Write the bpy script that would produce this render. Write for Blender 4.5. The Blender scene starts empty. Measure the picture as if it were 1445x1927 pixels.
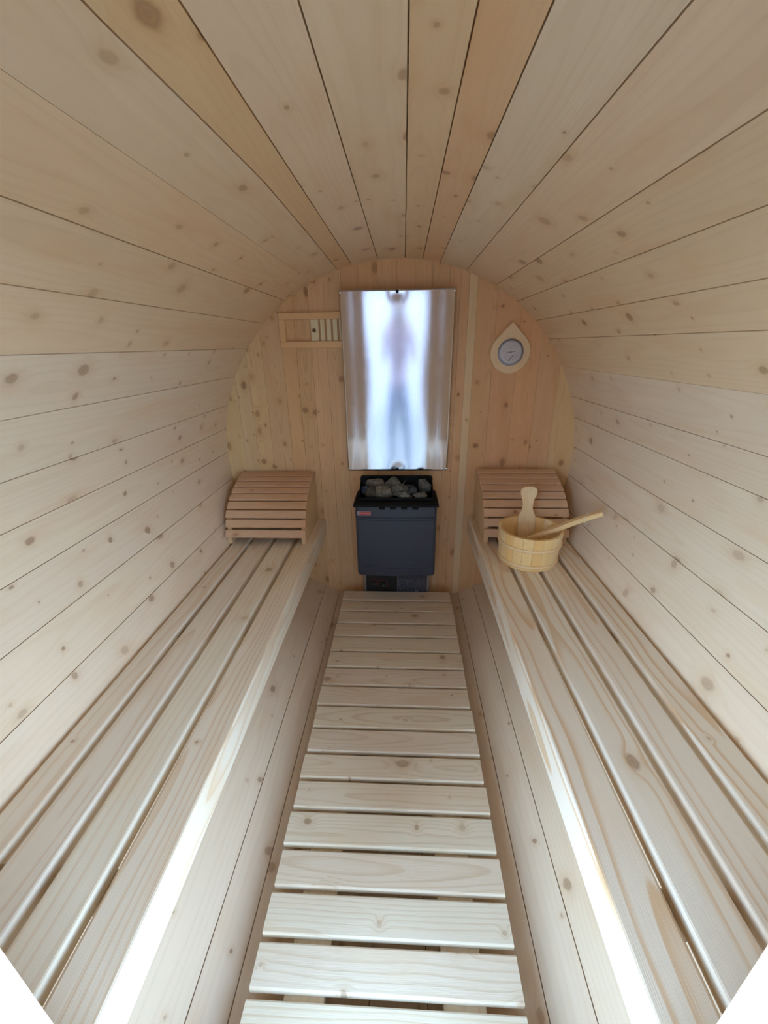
import bpy, bmesh, math, random
from mathutils import Matrix, Vector

random.seed(7)
SC = bpy.context.scene
COL = SC.collection
rad = math.radians

# ------------------------------------------------------------------ camera
FPX = 770.033
cam_data = bpy.data.cameras.new('camera')
cam_data.sensor_fit = 'HORIZONTAL'
cam_data.sensor_width = 36.0
cam_data.lens = FPX * 36.0 / 1445.0
cam_data.clip_start = 0.01
cam = bpy.data.objects.new('camera', cam_data)
COL.objects.link(cam)
RX = Vector((0.9988858, 0.0453094, -0.0131983))
UY = Vector((-0.0049319, 0.3783621, 0.9256445))
FZ = Vector((-0.0469341, 0.9245481, -0.3781640))
cam.matrix_world = Matrix(((RX.x, UY.x, -FZ.x, 0.03532), (RX.y, UY.y, -FZ.y, -0.13569),
                           (RX.z, UY.z, -FZ.z, 0.56413), (0, 0, 0, 1)))
SC.camera = cam

# ------------------------------------------------------------------ sky, light, exposure
SKY_HORIZON = (0.70, 0.97, 1.28, 1)      # clear daylight sky: pale at the horizon, deep blue overhead
SKY_ZENITH = (0.13, 0.25, 0.42, 1)
SKY_STRENGTH = 22.0
world = bpy.data.worlds.new('sky')
SC.world = world
world.use_nodes = True
wn = world.node_tree
w_tc = wn.nodes.new('ShaderNodeTexCoord')
w_sp = wn.nodes.new('ShaderNodeSeparateXYZ')
w_cr = wn.nodes.new('ShaderNodeValToRGB')
w_cr.color_ramp.elements[0].color = SKY_HORIZON
w_cr.color_ramp.elements[1].color = SKY_ZENITH
w_cr.color_ramp.elements[1].position = 0.9
wn.links.new(w_tc.outputs['Generated'], w_sp.inputs[0])
wn.links.new(w_sp.outputs[2], w_cr.inputs[0])
wn.links.new(w_cr.outputs[0], wn.nodes['Background'].inputs[0])
wn.nodes['Background'].inputs[1].default_value = SKY_STRENGTH
portal = bpy.data.lights.new('doorway_portal', 'AREA')       # sampling aid only, gives no light of its own
portal.shape = 'RECTANGLE'
portal.size = 0.74
portal.size_y = 1.66
portal.cycles.is_portal = True
po = bpy.data.objects.new('doorway_portal', portal)
COL.objects.link(po)
po.location = (0, 0.02, 0.02)
po.rotation_euler = (rad(90), 0, 0)
SC.view_settings.view_transform = 'Standard'
SC.view_settings.look = 'None'
SC.view_settings.gamma = 1.0
SC.view_settings.use_curve_mapping = False
SC.view_settings.exposure = 0.0
SC.cycles.max_bounces = 9
SC.cycles.diffuse_bounces = 7
SC.cycles.glossy_bounces = 3
SC.cycles.adaptive_threshold = 0.015

# ------------------------------------------------------------------ main measures (metres; barrel axis is x = z = 0)
R = 0.93
D = 2.029            # inner face of the back wall
Y0 = 0.03            # front end of the barrel
YE = -0.95           # front edge of the unseen eaves, added to cut overhead sky
ZF = -0.785          # top of the walkway
ZL, ZR = -0.366, -0.345   # bench tops

# ------------------------------------------------------------------ node helpers
class NT:
    def __init__(s, mat):
        s.t = mat.node_tree
        s.t.nodes.clear()
        s.out = s.t.nodes.new('ShaderNodeOutputMaterial')
        s.bsdf = s.t.nodes.new('ShaderNodeBsdfPrincipled')
        s.t.links.new(s.bsdf.outputs[0], s.out.inputs[0])
    def n(s, typ, **kw):
        nd = s.t.nodes.new(typ)
        for k, v in kw.items():
            setattr(nd, k, v)
        return nd
    def put(s, sock, v):
        if hasattr(v, 'is_linked'):
            s.t.links.new(v, sock)
        else:
            sock.default_value = v
    def m(s, op, a, b=0.0, c=0.0):
        nd = s.n('ShaderNodeMath', operation=op)
        s.put(nd.inputs[0], a); s.put(nd.inputs[1], b); s.put(nd.inputs[2], c)
        return nd.outputs[0]
    def xyz(s, x, y, z):
        nd = s.n('ShaderNodeCombineXYZ')
        s.put(nd.inputs[0], x); s.put(nd.inputs[1], y); s.put(nd.inputs[2], z)
        return nd.outputs[0]
    def noise(s, vec, scale=1.0, detail=2.0, rough=0.5):
        nd = s.n('ShaderNodeTexNoise')
        s.put(nd.inputs['Vector'], vec)
        nd.inputs['Scale'].default_value = scale
        nd.inputs['Detail'].default_value = detail
        nd.inputs['Roughness'].default_value = rough
        return nd.outputs['Fac']
    def smooth(s, v, a, b, to0=0.0, to1=1.0):
        nd = s.n('ShaderNodeMapRange', interpolation_type='SMOOTHSTEP')
        s.put(nd.inputs[0], v); s.put(nd.inputs[1], a); s.put(nd.inputs[2], b)
        s.put(nd.inputs[3], to0); s.put(nd.inputs[4], to1)
        return nd.outputs[0]
    def mix(s, f, a, b, mode='MIX'):
        nd = s.n('ShaderNodeMix', data_type='RGBA', blend_type=mode)
        s.put(nd.inputs[0], f); s.put(nd.inputs[6], a); s.put(nd.inputs[7], b)
        return nd.outputs[2]
    def attr(s, name):
        return s.n('ShaderNodeAttribute', attribute_type='OBJECT', attribute_name=name).outputs['Fac']

def new_mat(name):
    m = bpy.data.materials.new(name)
    m.use_nodes = True
    return m, NT(m)

def plain(name, col, rough=0.5, metal=0.0, spec=0.5, bump=0.0, bscale=200.0):
    m, t = new_mat(name)
    b = t.bsdf
    b.inputs['Base Color'].default_value = (*col, 1)
    b.inputs['Roughness'].default_value = rough
    b.inputs['Metallic'].default_value = metal
    b.inputs['Specular IOR Level'].default_value = spec
    tc = t.n('ShaderNodeTexCoord').outputs['Object']
    f = t.noise(tc, 35, 3)
    t.put(b.inputs['Base Color'], t.mix(f, (*[c * .86 for c in col], 1), (*[min(1, c * 1.12) for c in col], 1)))
    if bump:
        bp = t.n('ShaderNodeBump')
        bp.inputs['Strength'].default_value = bump
        bp.inputs['Distance'].default_value = 0.002
        t.put(bp.inputs['Height'], t.noise(tc, bscale, 3))
        t.put(b.inputs['Normal'], bp.outputs[0])
    return m

def wood(name, base, late, knot, freq=150.0, rough=0.5, kx=0.20, ky=0.075):
    """Softwood board: length along the object's X, width along Y. Object colour tints it; the object's
    own 'grain' and 'knots' numbers set how strong the rings are and how many knots it has."""
    m, t = new_mat(name)
    tc = t.n('ShaderNodeTexCoord').outputs['Object']
    sep = t.n('ShaderNodeSeparateXYZ')
    t.put(sep.inputs[0], tc)
    oi = t.n('ShaderNodeObjectInfo')
    r = oi.outputs['Random']
    grain, knots = t.attr('grain'), t.attr('knots')
    fr = lambda k: t.m('FRACT', t.m('MULTIPLY', r, k))
    x = t.m('ADD', sep.outputs[0], t.m('MULTIPLY', r, 53.0))
    y, z = sep.outputs[1], sep.outputs[2]
    seed = t.m('MULTIPLY', r, 71.0)
    # knots
    ks = t.xyz(t.m('DIVIDE', x, kx), t.m('DIVIDE', t.m('ADD', y, t.m('MULTIPLY', r, 7.7)), ky), 0.0)
    vo = t.n('ShaderNodeTexVoronoi', voronoi_dimensions='2D', feature='F1')
    vo.inputs['Scale'].default_value = 1.0
    vo.inputs['Randomness'].default_value = 0.95
    t.put(vo.inputs['Vector'], ks)
    sub = t.n('ShaderNodeVectorMath', operation='SUBTRACT')
    t.put(sub.inputs[0], ks); t.put(sub.inputs[1], vo.outputs['Position'])
    sd = t.n('ShaderNodeSeparateXYZ'); t.put(sd.inputs[0], sub.outputs[0])
    sc = t.n('ShaderNodeSeparateColor'); t.put(sc.inputs[0], vo.outputs['Color'])
    asp = t.m('ADD', t.m('MULTIPLY', sc.outputs[2], 0.6), 0.55)
    dx = t.m('MULTIPLY', t.m('MULTIPLY', sd.outputs[0], kx), asp)
    dy = t.m('MULTIPLY', sd.outputs[1], ky)
    wob = t.m('MULTIPLY', t.m('SUBTRACT', t.noise(tc, 70, 2), 0.5), 0.006)
    kd = t.m('ADD', t.m('SQRT', t.m('ADD', t.m('MULTIPLY', dx, dx), t.m('MULTIPLY', dy, dy))), wob)
    on = t.m('LESS_THAN', sc.outputs[0], knots)
    g2 = t.m('POWER', sc.outputs[1], 2.5)
    kr = t.m('ADD', t.m('MULTIPLY', g2, 0.0130), 0.0034)
    km = t.m('MULTIPLY', on, t.smooth(kd, t.m('MULTIPLY', kr, 1.30), t.m('MULTIPLY', kr, 0.62)))
    kq = t.m('DIVIDE', kd, kr)
    halo = t.m('MULTIPLY', on, t.m('EXPONENT', t.m('MULTIPLY', t.m('MULTIPLY', kq, kq), -0.22)))
    # growth rings around a pith just below the board's face
    c = t.m('MULTIPLY', t.m('SUBTRACT', fr(57.3), 0.5), 0.10)
    n1 = t.m('SUBTRACT', t.noise(t.xyz(t.m('MULTIPLY', x, 2.2), t.m('MULTIPLY', y, 7.0), seed), 1.0, 2), 0.5)
    n2 = t.m('SUBTRACT', t.noise(t.xyz(t.m('MULTIPLY', x, 1.1), seed, 3.3), 1.0, 1.5), 0.5)
    yc = t.m('ADD', t.m('SUBTRACT', y, c), t.m('MULTIPLY', n1, 0.035))
    h = t.m('ADD', t.m('ADD', 0.012, t.m('MULTIPLY', fr(23.7), 0.05)), t.m('ADD', z, t.m('MULTIPLY', n2, 0.10)))
    rr = t.m('SQRT', t.m('ADD', t.m('MULTIPLY', yc, yc), t.m('MULTIPLY', h, h)))
    rr = t.m('ADD', rr, t.m('MULTIPLY', halo, 0.016))
    ph = t.m('FRACT', t.m('MULTIPLY', rr, t.m('MULTIPLY', t.m('ADD', 0.75, t.m('MULTIPLY', fr(13.1), 0.6)), freq)))
    line = t.m('MULTIPLY', t.smooth(ph, 0.52, 0.92), t.smooth(ph, 1.0, 0.93))
    amp = t.m('ADD', 0.35, t.m('MULTIPLY', t.noise(t.xyz(t.m('MULTIPLY', x, 1.7), t.m('MULTIPLY', rr, 60.0), seed), 1.0, 2), 1.1))
    line = t.m('MULTIPLY', t.m('MULTIPLY', line, amp), grain)
    col = t.mix(line, (*base, 1), (*late, 1))
    # fibres, soft blotches
    fib = t.noise(t.xyz(t.m('MULTIPLY', x, 9.0), t.m('MULTIPLY', y, 520.0), t.m('MULTIPLY', z, 520.0)), 1.0, 2)
    col = t.mix(t.m('MULTIPLY', t.m('SUBTRACT', fib, 0.35), 0.22), col, (base[0] * .78, base[1] * .72, base[2] * .66, 1))
    bl = t.noise(t.xyz(t.m('MULTIPLY', x, 3.2), t.m('MULTIPLY', y, 13.0), seed), 1.0, 3)
    col = t.mix(t.smooth(bl, 0.46, 0.78, 0.0, 0.42), col, (base[0] * .92, base[1] * .76, base[2] * .60, 1))
    bl2 = t.noise(t.xyz(t.m('MULTIPLY', x, 2.3), t.m('MULTIPLY', y, 22.0), t.m('ADD', seed, 9.0)), 1.0, 2)
    col = t.mix(t.smooth(bl2, 0.52, 0.72, 0.0, 0.30), col, (min(1, base[0] * 1.10), min(1, base[1] * 1.14), min(1, base[2] * 1.18), 1))
    # knots over the grain
    col = t.mix(t.m('MULTIPLY', halo, 0.34), col, (base[0] * .74, base[1] * .56, base[2] * .38, 1))
    ring = t.m('ADD', 0.72, t.m('MULTIPLY', t.m('SINE', t.m('MULTIPLY', kq, 11.0)), 0.2))
    kcol = t.mix(ring, (base[0] * .62, base[1] * .45, base[2] * .32, 1), (*knot, 1))
    col = t.mix(t.m('MULTIPLY', km, t.m('ADD', 0.22, t.m('MULTIPLY', t.m('FRACT', t.m('MULTIPLY', sc.outputs[2], 7.3)), 0.55))), col, kcol)
    col = t.mix(1.0, col, oi.outputs['Color'], 'MULTIPLY')
    b = t.bsdf
    t.put(b.inputs['Base Color'], col)
    b.inputs['Roughness'].default_value = rough
    b.inputs['Specular IOR Level'].default_value = 0.35
    bp = t.n('ShaderNodeBump')
    bp.inputs['Strength'].default_value = 0.25
    bp.inputs['Distance'].default_value = 0.0012
    t.put(bp.inputs['Height'], t.m('SUBTRACT', fib, t.m('MULTIPLY', km, 0.8)))
    t.put(b.inputs['Normal'], bp.outputs[0])
    return m

M = {}
M['stave'] = wood('spruce_stave', (0.81, 0.65, 0.48), (0.66, 0.48, 0.31), (0.27, 0.16, 0.10), 75, 0.52, 0.19, 0.065)
M['bench'] = wood('pine_bench', (0.84, 0.74, 0.61), (0.70, 0.47, 0.27), (0.33, 0.18, 0.10), 62, 0.42, 0.42, 0.14)
M['slat'] = wood('pine_slat', (0.78, 0.66, 0.51), (0.64, 0.48, 0.31), (0.26, 0.15, 0.09), 85, 0.46, 0.24, 0.09)
M['back'] = wood('spruce_panel', (0.76, 0.50, 0.265), (0.64, 0.37, 0.18), (0.20, 0.09, 0.045), 170, 0.5, 0.15, 0.055)
M['red'] = wood('cedar_slat', (0.68, 0.44, 0.28), (0.55, 0.32, 0.19), (0.25, 0.12, 0.06), 220, 0.5, 0.2, 0.05)
M['pale'] = wood('aspen_trim', (0.80, 0.56, 0.31), (0.70, 0.46, 0.25), (0.3, 0.17, 0.08), 200, 0.5, 0.3, 0.1)
M['bucket'] = wood('pine_bucket', (0.92, 0.74, 0.44), (0.72, 0.44, 0.18), (0.4, 0.2, 0.1), 240, 0.38, 0.6, 0.2)
M['hoop'] = plain('light_hoop', (0.84, 0.60, 0.33), 0.35)
M['dark_wood'] = plain('knob_wood', (0.16, 0.09, 0.04), 0.5)
M['cord'] = plain('cord_fibre', (0.78, 0.70, 0.58), 0.8)
M['body'] = plain('powder_coat_grey', (0.032, 0.041, 0.066), 0.38, 0.0, 0.5, 0.12, 900)
M['black'] = plain('black_enamel', (0.005, 0.005, 0.005), 0.62, 0.0, 0.18)
M['panel'] = plain('black_panel', (0.008, 0.008, 0.009), 0.45)
M['labelplate'] = plain('label_plate', (0.045, 0.048, 0.065), 0.5)
M['print'] = plain('pale_print', (0.13, 0.135, 0.17), 0.6)
M['steel'] = plain('brushed_zinc', (0.42, 0.41, 0.41), 0.35, 0.9)
M['screw'] = plain('bright_screw', (0.75, 0.75, 0.76), 0.2, 1.0)
M['badge_red'] = plain('red_badge', (0.42, 0.05, 0.055), 0.5)
M['badge_grey'] = plain('grey_badge', (0.30, 0.32, 0.34), 0.4)
M['red_print'] = plain('red_print', (0.35, 0.03, 0.03), 0.5)
M['white'] = plain('white_print', (0.7, 0.7, 0.7), 0.5)
M['dial'] = plain('dial_face', (0.80, 0.72, 0.70), 0.5)
M['dial_ring'] = plain('dial_ring', (0.52, 0.51, 0.56), 0.5)
M['needle'] = plain('dial_needle', (0.045, 0.02, 0.02), 0.5)
M['ground'] = plain('brown_paving', (0.22, 0.20, 0.17), 0.8)
M['render_wall'] = plain('grey_render', (0.27, 0.255, 0.275), 0.9)
M['dark_ground'] = plain('dark_backing', (0.10, 0.07, 0.05), 0.9)

def stone_mat():
    m, t = new_mat('olivine_stone')
    tc = t.n('ShaderNodeTexCoord').outputs['Object']
    oi = t.n('ShaderNodeObjectInfo')
    f = t.noise(tc, 55, 5, 0.65)
    col = t.mix(t.smooth(f, 0.35, 0.7), (0.10, 0.099, 0.088, 1), (0.23, 0.225, 0.20, 1))
    col = t.mix(1.0, col, oi.outputs['Color'], 'MULTIPLY')
    t.put(t.bsdf.inputs['Base Color'], col)
    t.bsdf.inputs['Roughness'].default_value = 0.8
    bp = t.n('ShaderNodeBump')
    bp.inputs['Strength'].default_value = 0.5
    bp.inputs['Distance'].default_value = 0.004
    t.put(bp.inputs['Height'], t.noise(tc, 120, 4))
    t.put(t.bsdf.inputs['Normal'], bp.outputs[0])
    return m
M['stone'] = stone_mat()

def glass_mat():
    m, t = new_mat('dial_glass')
    tr = t.n('ShaderNodeBsdfTransparent')
    gl = t.n('ShaderNodeBsdfGlossy')
    gl.inputs['Roughness'].default_value = 0.03
    fz = t.n('ShaderNodeFresnel')
    mx = t.n('ShaderNodeMixShader')
    t.put(mx.inputs[0], fz.outputs[0])
    t.t.links.new(tr.outputs[0], mx.inputs[1]); t.t.links.new(gl.outputs[0], mx.inputs[2])
    t.t.links.new(mx.outputs[0], t.out.inputs[0])
    return m
M['glass'] = glass_mat()

def mirror_mat():
    m, t = new_mat('stainless_sheet')
    b = t.bsdf
    b.inputs['Metallic'].default_value = 1.0
    b.inputs['Base Color'].default_value = (0.66, 0.64, 0.67, 1)
    b.inputs['Roughness'].default_value = 0.14
    tc = t.n('ShaderNodeTexCoord').outputs['Object']
    mp = t.n('ShaderNodeMapping')
    mp.inputs['Scale'].default_value = (900, 900, 3)
    t.put(mp.inputs[0], tc)
    f = t.noise(mp.outputs[0], 1.0, 2)
    t.put(b.inputs['Roughness'], t.smooth(f, 0.3, 0.7, 0.10, 0.16))
    return m
M['sheet'] = mirror_mat()

# ------------------------------------------------------------------ object helpers
def mesh_from(name, verts, faces, mat, smooth=False):
    me = bpy.data.meshes.new(name)
    me.from_pydata([tuple(v) for v in verts], [], faces)
    me.update()
    bm = bmesh.new(); bm.from_mesh(me)
    bmesh.ops.recalc_face_normals(bm, faces=bm.faces)
    bm.to_mesh(me); bm.free()
    me.materials.append(mat)
    if smooth:
        me.polygons.foreach_set('use_smooth', [True] * len(me.polygons))
    return me

def prism(name, prof, x0, x1, mat):
    """Profile [(y, z)] extruded along local X."""
    n = len(prof)
    v = [(x0, p[0], p[1]) for p in prof] + [(x1, p[0], p[1]) for p in prof]
    f = [tuple(range(n)), tuple(range(2 * n - 1, n - 1, -1))]
    f += [(i, (i + 1) % n, n + (i + 1) % n, n + i) for i in range(n)]
    return mesh_from(name, v, f, mat)

def rbox_prof(w, h, r, seg=2, zc=0.0):
    """Rounded rectangle profile, width w on y, height h on z."""
    pts = []
    for cx, cz, a0 in ((w/2-r, h/2-r, 0), (-w/2+r, h/2-r, 90), (-w/2+r, -h/2+r, 180), (w/2-r, -h/2+r, 270)):
        for i in range(seg + 1):
            a = rad(a0 + 90 * i / seg)
            pts.append((cx + r * math.cos(a), zc + cz + r * math.sin(a)))
    return pts

def box(name, lo, hi, mat, bev=0.0, seg=1):
    bm = bmesh.new()
    bmesh.ops.create_cube(bm, size=1.0)
    lo, hi = Vector(lo), Vector(hi)
    for v in bm.verts:
        v.co = Vector(((v.co.x + .5) * (hi.x - lo.x) + lo.x, (v.co.y + .5) * (hi.y - lo.y) + lo.y, (v.co.z + .5) * (hi.z - lo.z) + lo.z))
    if bev:
        bmesh.ops.bevel(bm, geom=bm.edges[:], offset=bev, segments=seg, affect='EDGES', profile=0.5)
    me = bpy.data.meshes.new(name)
    bm.to_mesh(me); bm.free()
    me.materials.append(mat)
    return me

def plate(name, poly, y0, y1, mat):
    """Polygon [(x, z)] given depth y0..y1."""
    n = len(poly)
    v = [(p[0], y0, p[1]) for p in poly] + [(p[0], y1, p[1]) for p in poly]
    f = [tuple(range(n)), tuple(range(2 * n - 1, n - 1, -1))]
    f += [(i, (i + 1) % n, n + (i + 1) % n, n + i) for i in range(n)]
    return mesh_from(name, v, f, mat)

def lathe(name, prof, mat, seg=40, closed=False, smooth=True):
    """Profile [(r, z)] spun about Z."""
    v, f = [], []
    n = len(prof)
    for i in range(seg):
        a = 2 * math.pi * i / seg
        v += [(p[0] * math.cos(a), p[0] * math.sin(a), p[1]) for p in prof]
    for i in range(seg):
        j = (i + 1) % seg
        for k in range(n if closed else n - 1):
            l = (k + 1) % n
            f.append((i * n + k, j * n + k, j * n + l, i * n + l))
    return mesh_from(name, v, f, mat, smooth)

def tube(name, pts, r, mat, seg=8, closed=False):
    pts = [Vector(p) for p in pts]
    v, f = [], []
    n = len(pts)
    for i, p in enumerate(pts):
        a, b = pts[(i - 1) % n if closed else max(i - 1, 0)], pts[(i + 1) % n if closed else min(i + 1, n - 1)]
        d = (b - a).normalized()
        u = d.cross(Vector((0.3, 0.2, 1))).normalized()
        w = d.cross(u)
        for k in range(seg):
            t = 2 * math.pi * k / seg
            v.append(p + r * (math.cos(t) * u + math.sin(t) * w))
    for i in range(n if closed else n - 1):
        j = (i + 1) % n
        for k in range(seg):
            l = (k + 1) % seg
            f.append((i * seg + k, i * seg + l, j * seg + l, j * seg + k))
    if not closed:
        f += [tuple(range(seg)), tuple(range((n - 1) * seg + seg - 1, (n - 1) * seg - 1, -1))]
    return mesh_from(name, v, f, mat, True)

def disc(name, r, y0, y1, mat, seg=32, cx=0, cz=0):
    return plate(name, [(cx + r * math.cos(2 * math.pi * i / seg), cz + r * math.sin(2 * math.pi * i / seg)) for i in range(seg)], y0, y1, mat)

def put(name, me, parent=None, mw=None, tint=None, **props):
    o = bpy.data.objects.new(name, me)
    COL.objects.link(o)
    if parent is not None:
        o.parent = parent
        o.matrix_parent_inverse = parent.matrix_basis.inverted() if parent.parent is None else (parent.parent.matrix_basis @ parent.matrix_parent_inverse @ parent.matrix_basis).inverted()
    if mw is not None:
        o.matrix_basis = mw
    if tint is not None:
        o.color = (*tint, 1)
    for k, v in props.items():
        o[k] = v
    return o

def root(name, loc, label=None, cat=None, group=None, kind=None):
    o = bpy.data.objects.new(name, None)
    COL.objects.link(o)
    o.empty_display_size = 0.1
    o.location = loc
    if label: o['label'] = label
    if cat: o['category'] = cat
    if group: o['group'] = group
    if kind: o['kind'] = kind
    return o

def T(x, y, z):
    return Matrix.Translation((x, y, z))

def frame(o, xa, ya, za):
    xa, ya, za = Vector(xa), Vector(ya), Vector(za)
    return Matrix(((xa.x, ya.x, za.x, o[0]), (xa.y, ya.y, za.y, o[1]), (xa.z, ya.z, za.z, o[2]), (0, 0, 0, 1)))

def jit(a=0.06):
    k = 1 + random.uniform(-a, a)
    w = random.uniform(-a, a) * 0.5
    return (min(1.0, k * (1 + w * .3)), k, k * (1 - w))

# ------------------------------------------------------------------ barrel of staves
seams = [-157.4, -151.63, -143.2, -134.2, -125.2, -116.2, -107.12, -97.38, -88.07, -80.19, -72.38, -62.92, -53.38, -44.07,
         -34.76, -25.2, -17.3, -12.82, -5.32, 2.39, 7.27, 12.21, 19.98, 29.34, 36.95, 44.76, 51.44, 60.75, 70.39, 77.04,
         86.6, 96.02, 105.53, 115.0, 124.4, 133.5, 142.0, 150.12, 156.51, 165.2, 173.8, 182.6, 191.6, 202.6]
bowed = {-17.3: [(Y0, -18.4), (0.45, -17.9), (0.68, -17.25), (0.94, -16.66), (1.4, -16.75), (D + 0.05, -17.2)]}
tight = {-25.2: 0.0004, 60.75: 0.0006}
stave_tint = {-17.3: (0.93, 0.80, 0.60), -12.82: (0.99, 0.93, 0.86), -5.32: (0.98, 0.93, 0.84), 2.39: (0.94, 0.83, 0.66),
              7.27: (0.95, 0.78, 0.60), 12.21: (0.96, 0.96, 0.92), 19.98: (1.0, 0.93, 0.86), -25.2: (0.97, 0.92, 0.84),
              -34.76: (1.0, 0.92, 0.80), -44.07: (.98, .92, .82), -53.38: (.99, .94, .86), 29.34: (.98, .92, .82), 36.95: (.97, .91, .80), 44.76: (.96, .89, .77), 51.44: (.97, .91, .80)}  # upper side staves darkened and warmed to paint in the weaker daylight there
shell = {
    'ceiling': root('ceiling', (0, 1.0, R), kind='structure', label='arched ceiling of pale knotty spruce staves over the sauna'),
    'wall_left': root('wall_left', (-R, 1.0, 0), kind='structure', label='curved left wall of knotty spruce staves above the left bench'),
    'wall_right': root('wall_right', (R, 1.0, 0), kind='structure', label='curved right wall of knotty spruce staves above the right bench'),
    'floor': root('floor', (0, 1.0, -R), kind='structure', label='curved barrel bottom of wooden staves under the slatted walkway')}
Y1 = D + 0.05
def ang_at(s, y):
    if s in bowed:
        b = bowed[s]
        for (ya, a), (yb, c) in zip(b, b[1:]):
            if y <= yb + 1e-9:
                return a + (c - a) * (y - ya) / (yb - ya)
        return b[-1][1]
    return s
for sa, sb in zip(seams, seams[1:]):
    yf = YE if -44.1 < (sa + sb) / 2 < 44.8 else Y0          # roof staves run on out of view as eaves added to block high sky
    ys = [yf, Y1] if not (sa in bowed or sb in bowed) else [yf] + [p[0] for p in bowed[-17.3]][1:]
    mid = rad((sa + sb) / 2)
    ra = Vector((math.sin(mid), 0, math.cos(mid)))          # outward
    ta = Vector((math.cos(mid), 0, -math.sin(mid)))         # along the circle
    o = ra * R
    o.y = 1.0
    mw = frame(o, (0, 1, 0), ta, -ra)                       # local x: barrel length, z: into the room
    inv = mw.inverted()
    ga, gb = tight.get(sa, 0.0013), tight.get(sb, 0.0013)
    rings = []
    for y in ys:
        ring = []
        a, b = rad(ang_at(sa, y)), rad(ang_at(sb, y))
        def pt(ang, rr, off):
            p = Vector((math.sin(ang), 0, math.cos(ang))) * rr + Vector((math.cos(ang), 0, -math.sin(ang))) * off
            p.y = y
            return inv @ p
        ring = [pt(a, R + .0006, ga), pt(b, R + .0006, -gb), pt(b, R + .013, -gb), pt(b, R + .014, 0), pt(b, R + .04, 0),
                pt(a, R + .04, 0), pt(a, R + .014, 0), pt(a, R + .013, ga)]
        rings.append(ring)
    n = 8
    v = [p for rg in rings for p in rg]
    f = [tuple(range(n)), tuple(range(len(v) - 1, len(v) - n - 1, -1))]
    for k in range(len(rings) - 1):
        f += [(k * n + i, k * n + (i + 1) % n, (k + 1) * n + (i + 1) % n, (k + 1) * n + i) for i in range(n)]
    me = mesh_from('stave', v, f, M['stave'])
    am = (sa + sb) / 2
    key = 'ceiling' if -44.1 < am < 44.8 else 'wall_left' if -134.3 < am < 0 else 'wall_right' if 0 < am < 133.6 else 'floor'
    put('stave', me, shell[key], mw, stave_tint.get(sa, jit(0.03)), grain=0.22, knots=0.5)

# ------------------------------------------------------------------ back wall of upright boards
wall_back = root('wall_back', (0, D, -R), kind='structure', label='round back wall of upright knotty pine boards behind the heater')
edges = [-.932, -.829, -.757, -.675, -.57, -.499, -.422, -.345, -.262, -.18, -.09, 0.0, .085, .165, .245, .295, .337, .376, .47, .588, .697, .80, .932]
ptint = [(1.0, 1.08, 1.15), (1.0, 1.12, 1.2), (1.02, 1.12, 1.2), (1.0, 1.07, 1.1), (0.98, 1.02, 1.0), (0.97, .98, .95), (1.0, 1.02, 1.05), (0.98, .98, .98),
         (0.96, .92, .9), (1.0, .95, .92), (0.98, .95, .9), (1, .96, .92), (1, .96, .94), (.98, .93, .9), (.97, .92, .9), (1.0, .95, .93),
         (1.05, 1.12, 1.25), (.98, .93, .9), (.98, .9, .86), (.99, .92, .9), (.98, .92, .9), (1.0, .98, .98)]
for i, (a, b) in enumerate(zip(edges, edges[1:])):
    Rw = 0.934
    g = 0.0004
    k = 7
    xs = [a + g + (b - a - 2 * g) * j / (k - 1) for j in range(k)]
    zt = [math.sqrt(max(0.0, Rw * Rw - x * x)) for x in xs]
    xm = (a + b) / 2
    top = [(x - xm, z) for x, z in zip(xs, zt)]
    bot = [(x - xm, -z) for x, z in zip(reversed(xs), reversed(zt))]
    # local x is the length (upright), local y the width
    poly = [p for j, p in enumerate(top + bot) if j == 0 or (abs(p[0] - (top + bot)[j-1][0]) > 1e-6 or abs(p[1] - (top + bot)[j-1][1]) > 1e-6)]
    n = len(poly)
    dpt = 0.0002 * (i % 3)
    v = [(p[1], p[0], dpt) for p in poly] + [(p[1], p[0], 0.03) for p in poly]
    f = [tuple(range(n)), tuple(range(2 * n - 1, n - 1, -1))] + [(j, (j + 1) % n, n + (j + 1) % n, n + j) for j in range(n)]
    me = mesh_from('board', v, f, M['back'])
    put('board', me, wall_back, frame((xm, D, 0), (0, 0, 1), (1, 0, 0), (0, 1, 0)), [max(.7, min(1.35, 1 + (c - 1) * 1.15)) * random.uniform(.96, 1.03) for c in ptint[i]],
        grain=0.6, knots=0.8 if xm < -0.4 else 0.35)

put('backing', disc('backing', 0.958, D + 0.0302, D + 0.045, M['dark_ground'], 64), wall_back)  # dark board added behind to stop sky leaking through the joints

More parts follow.
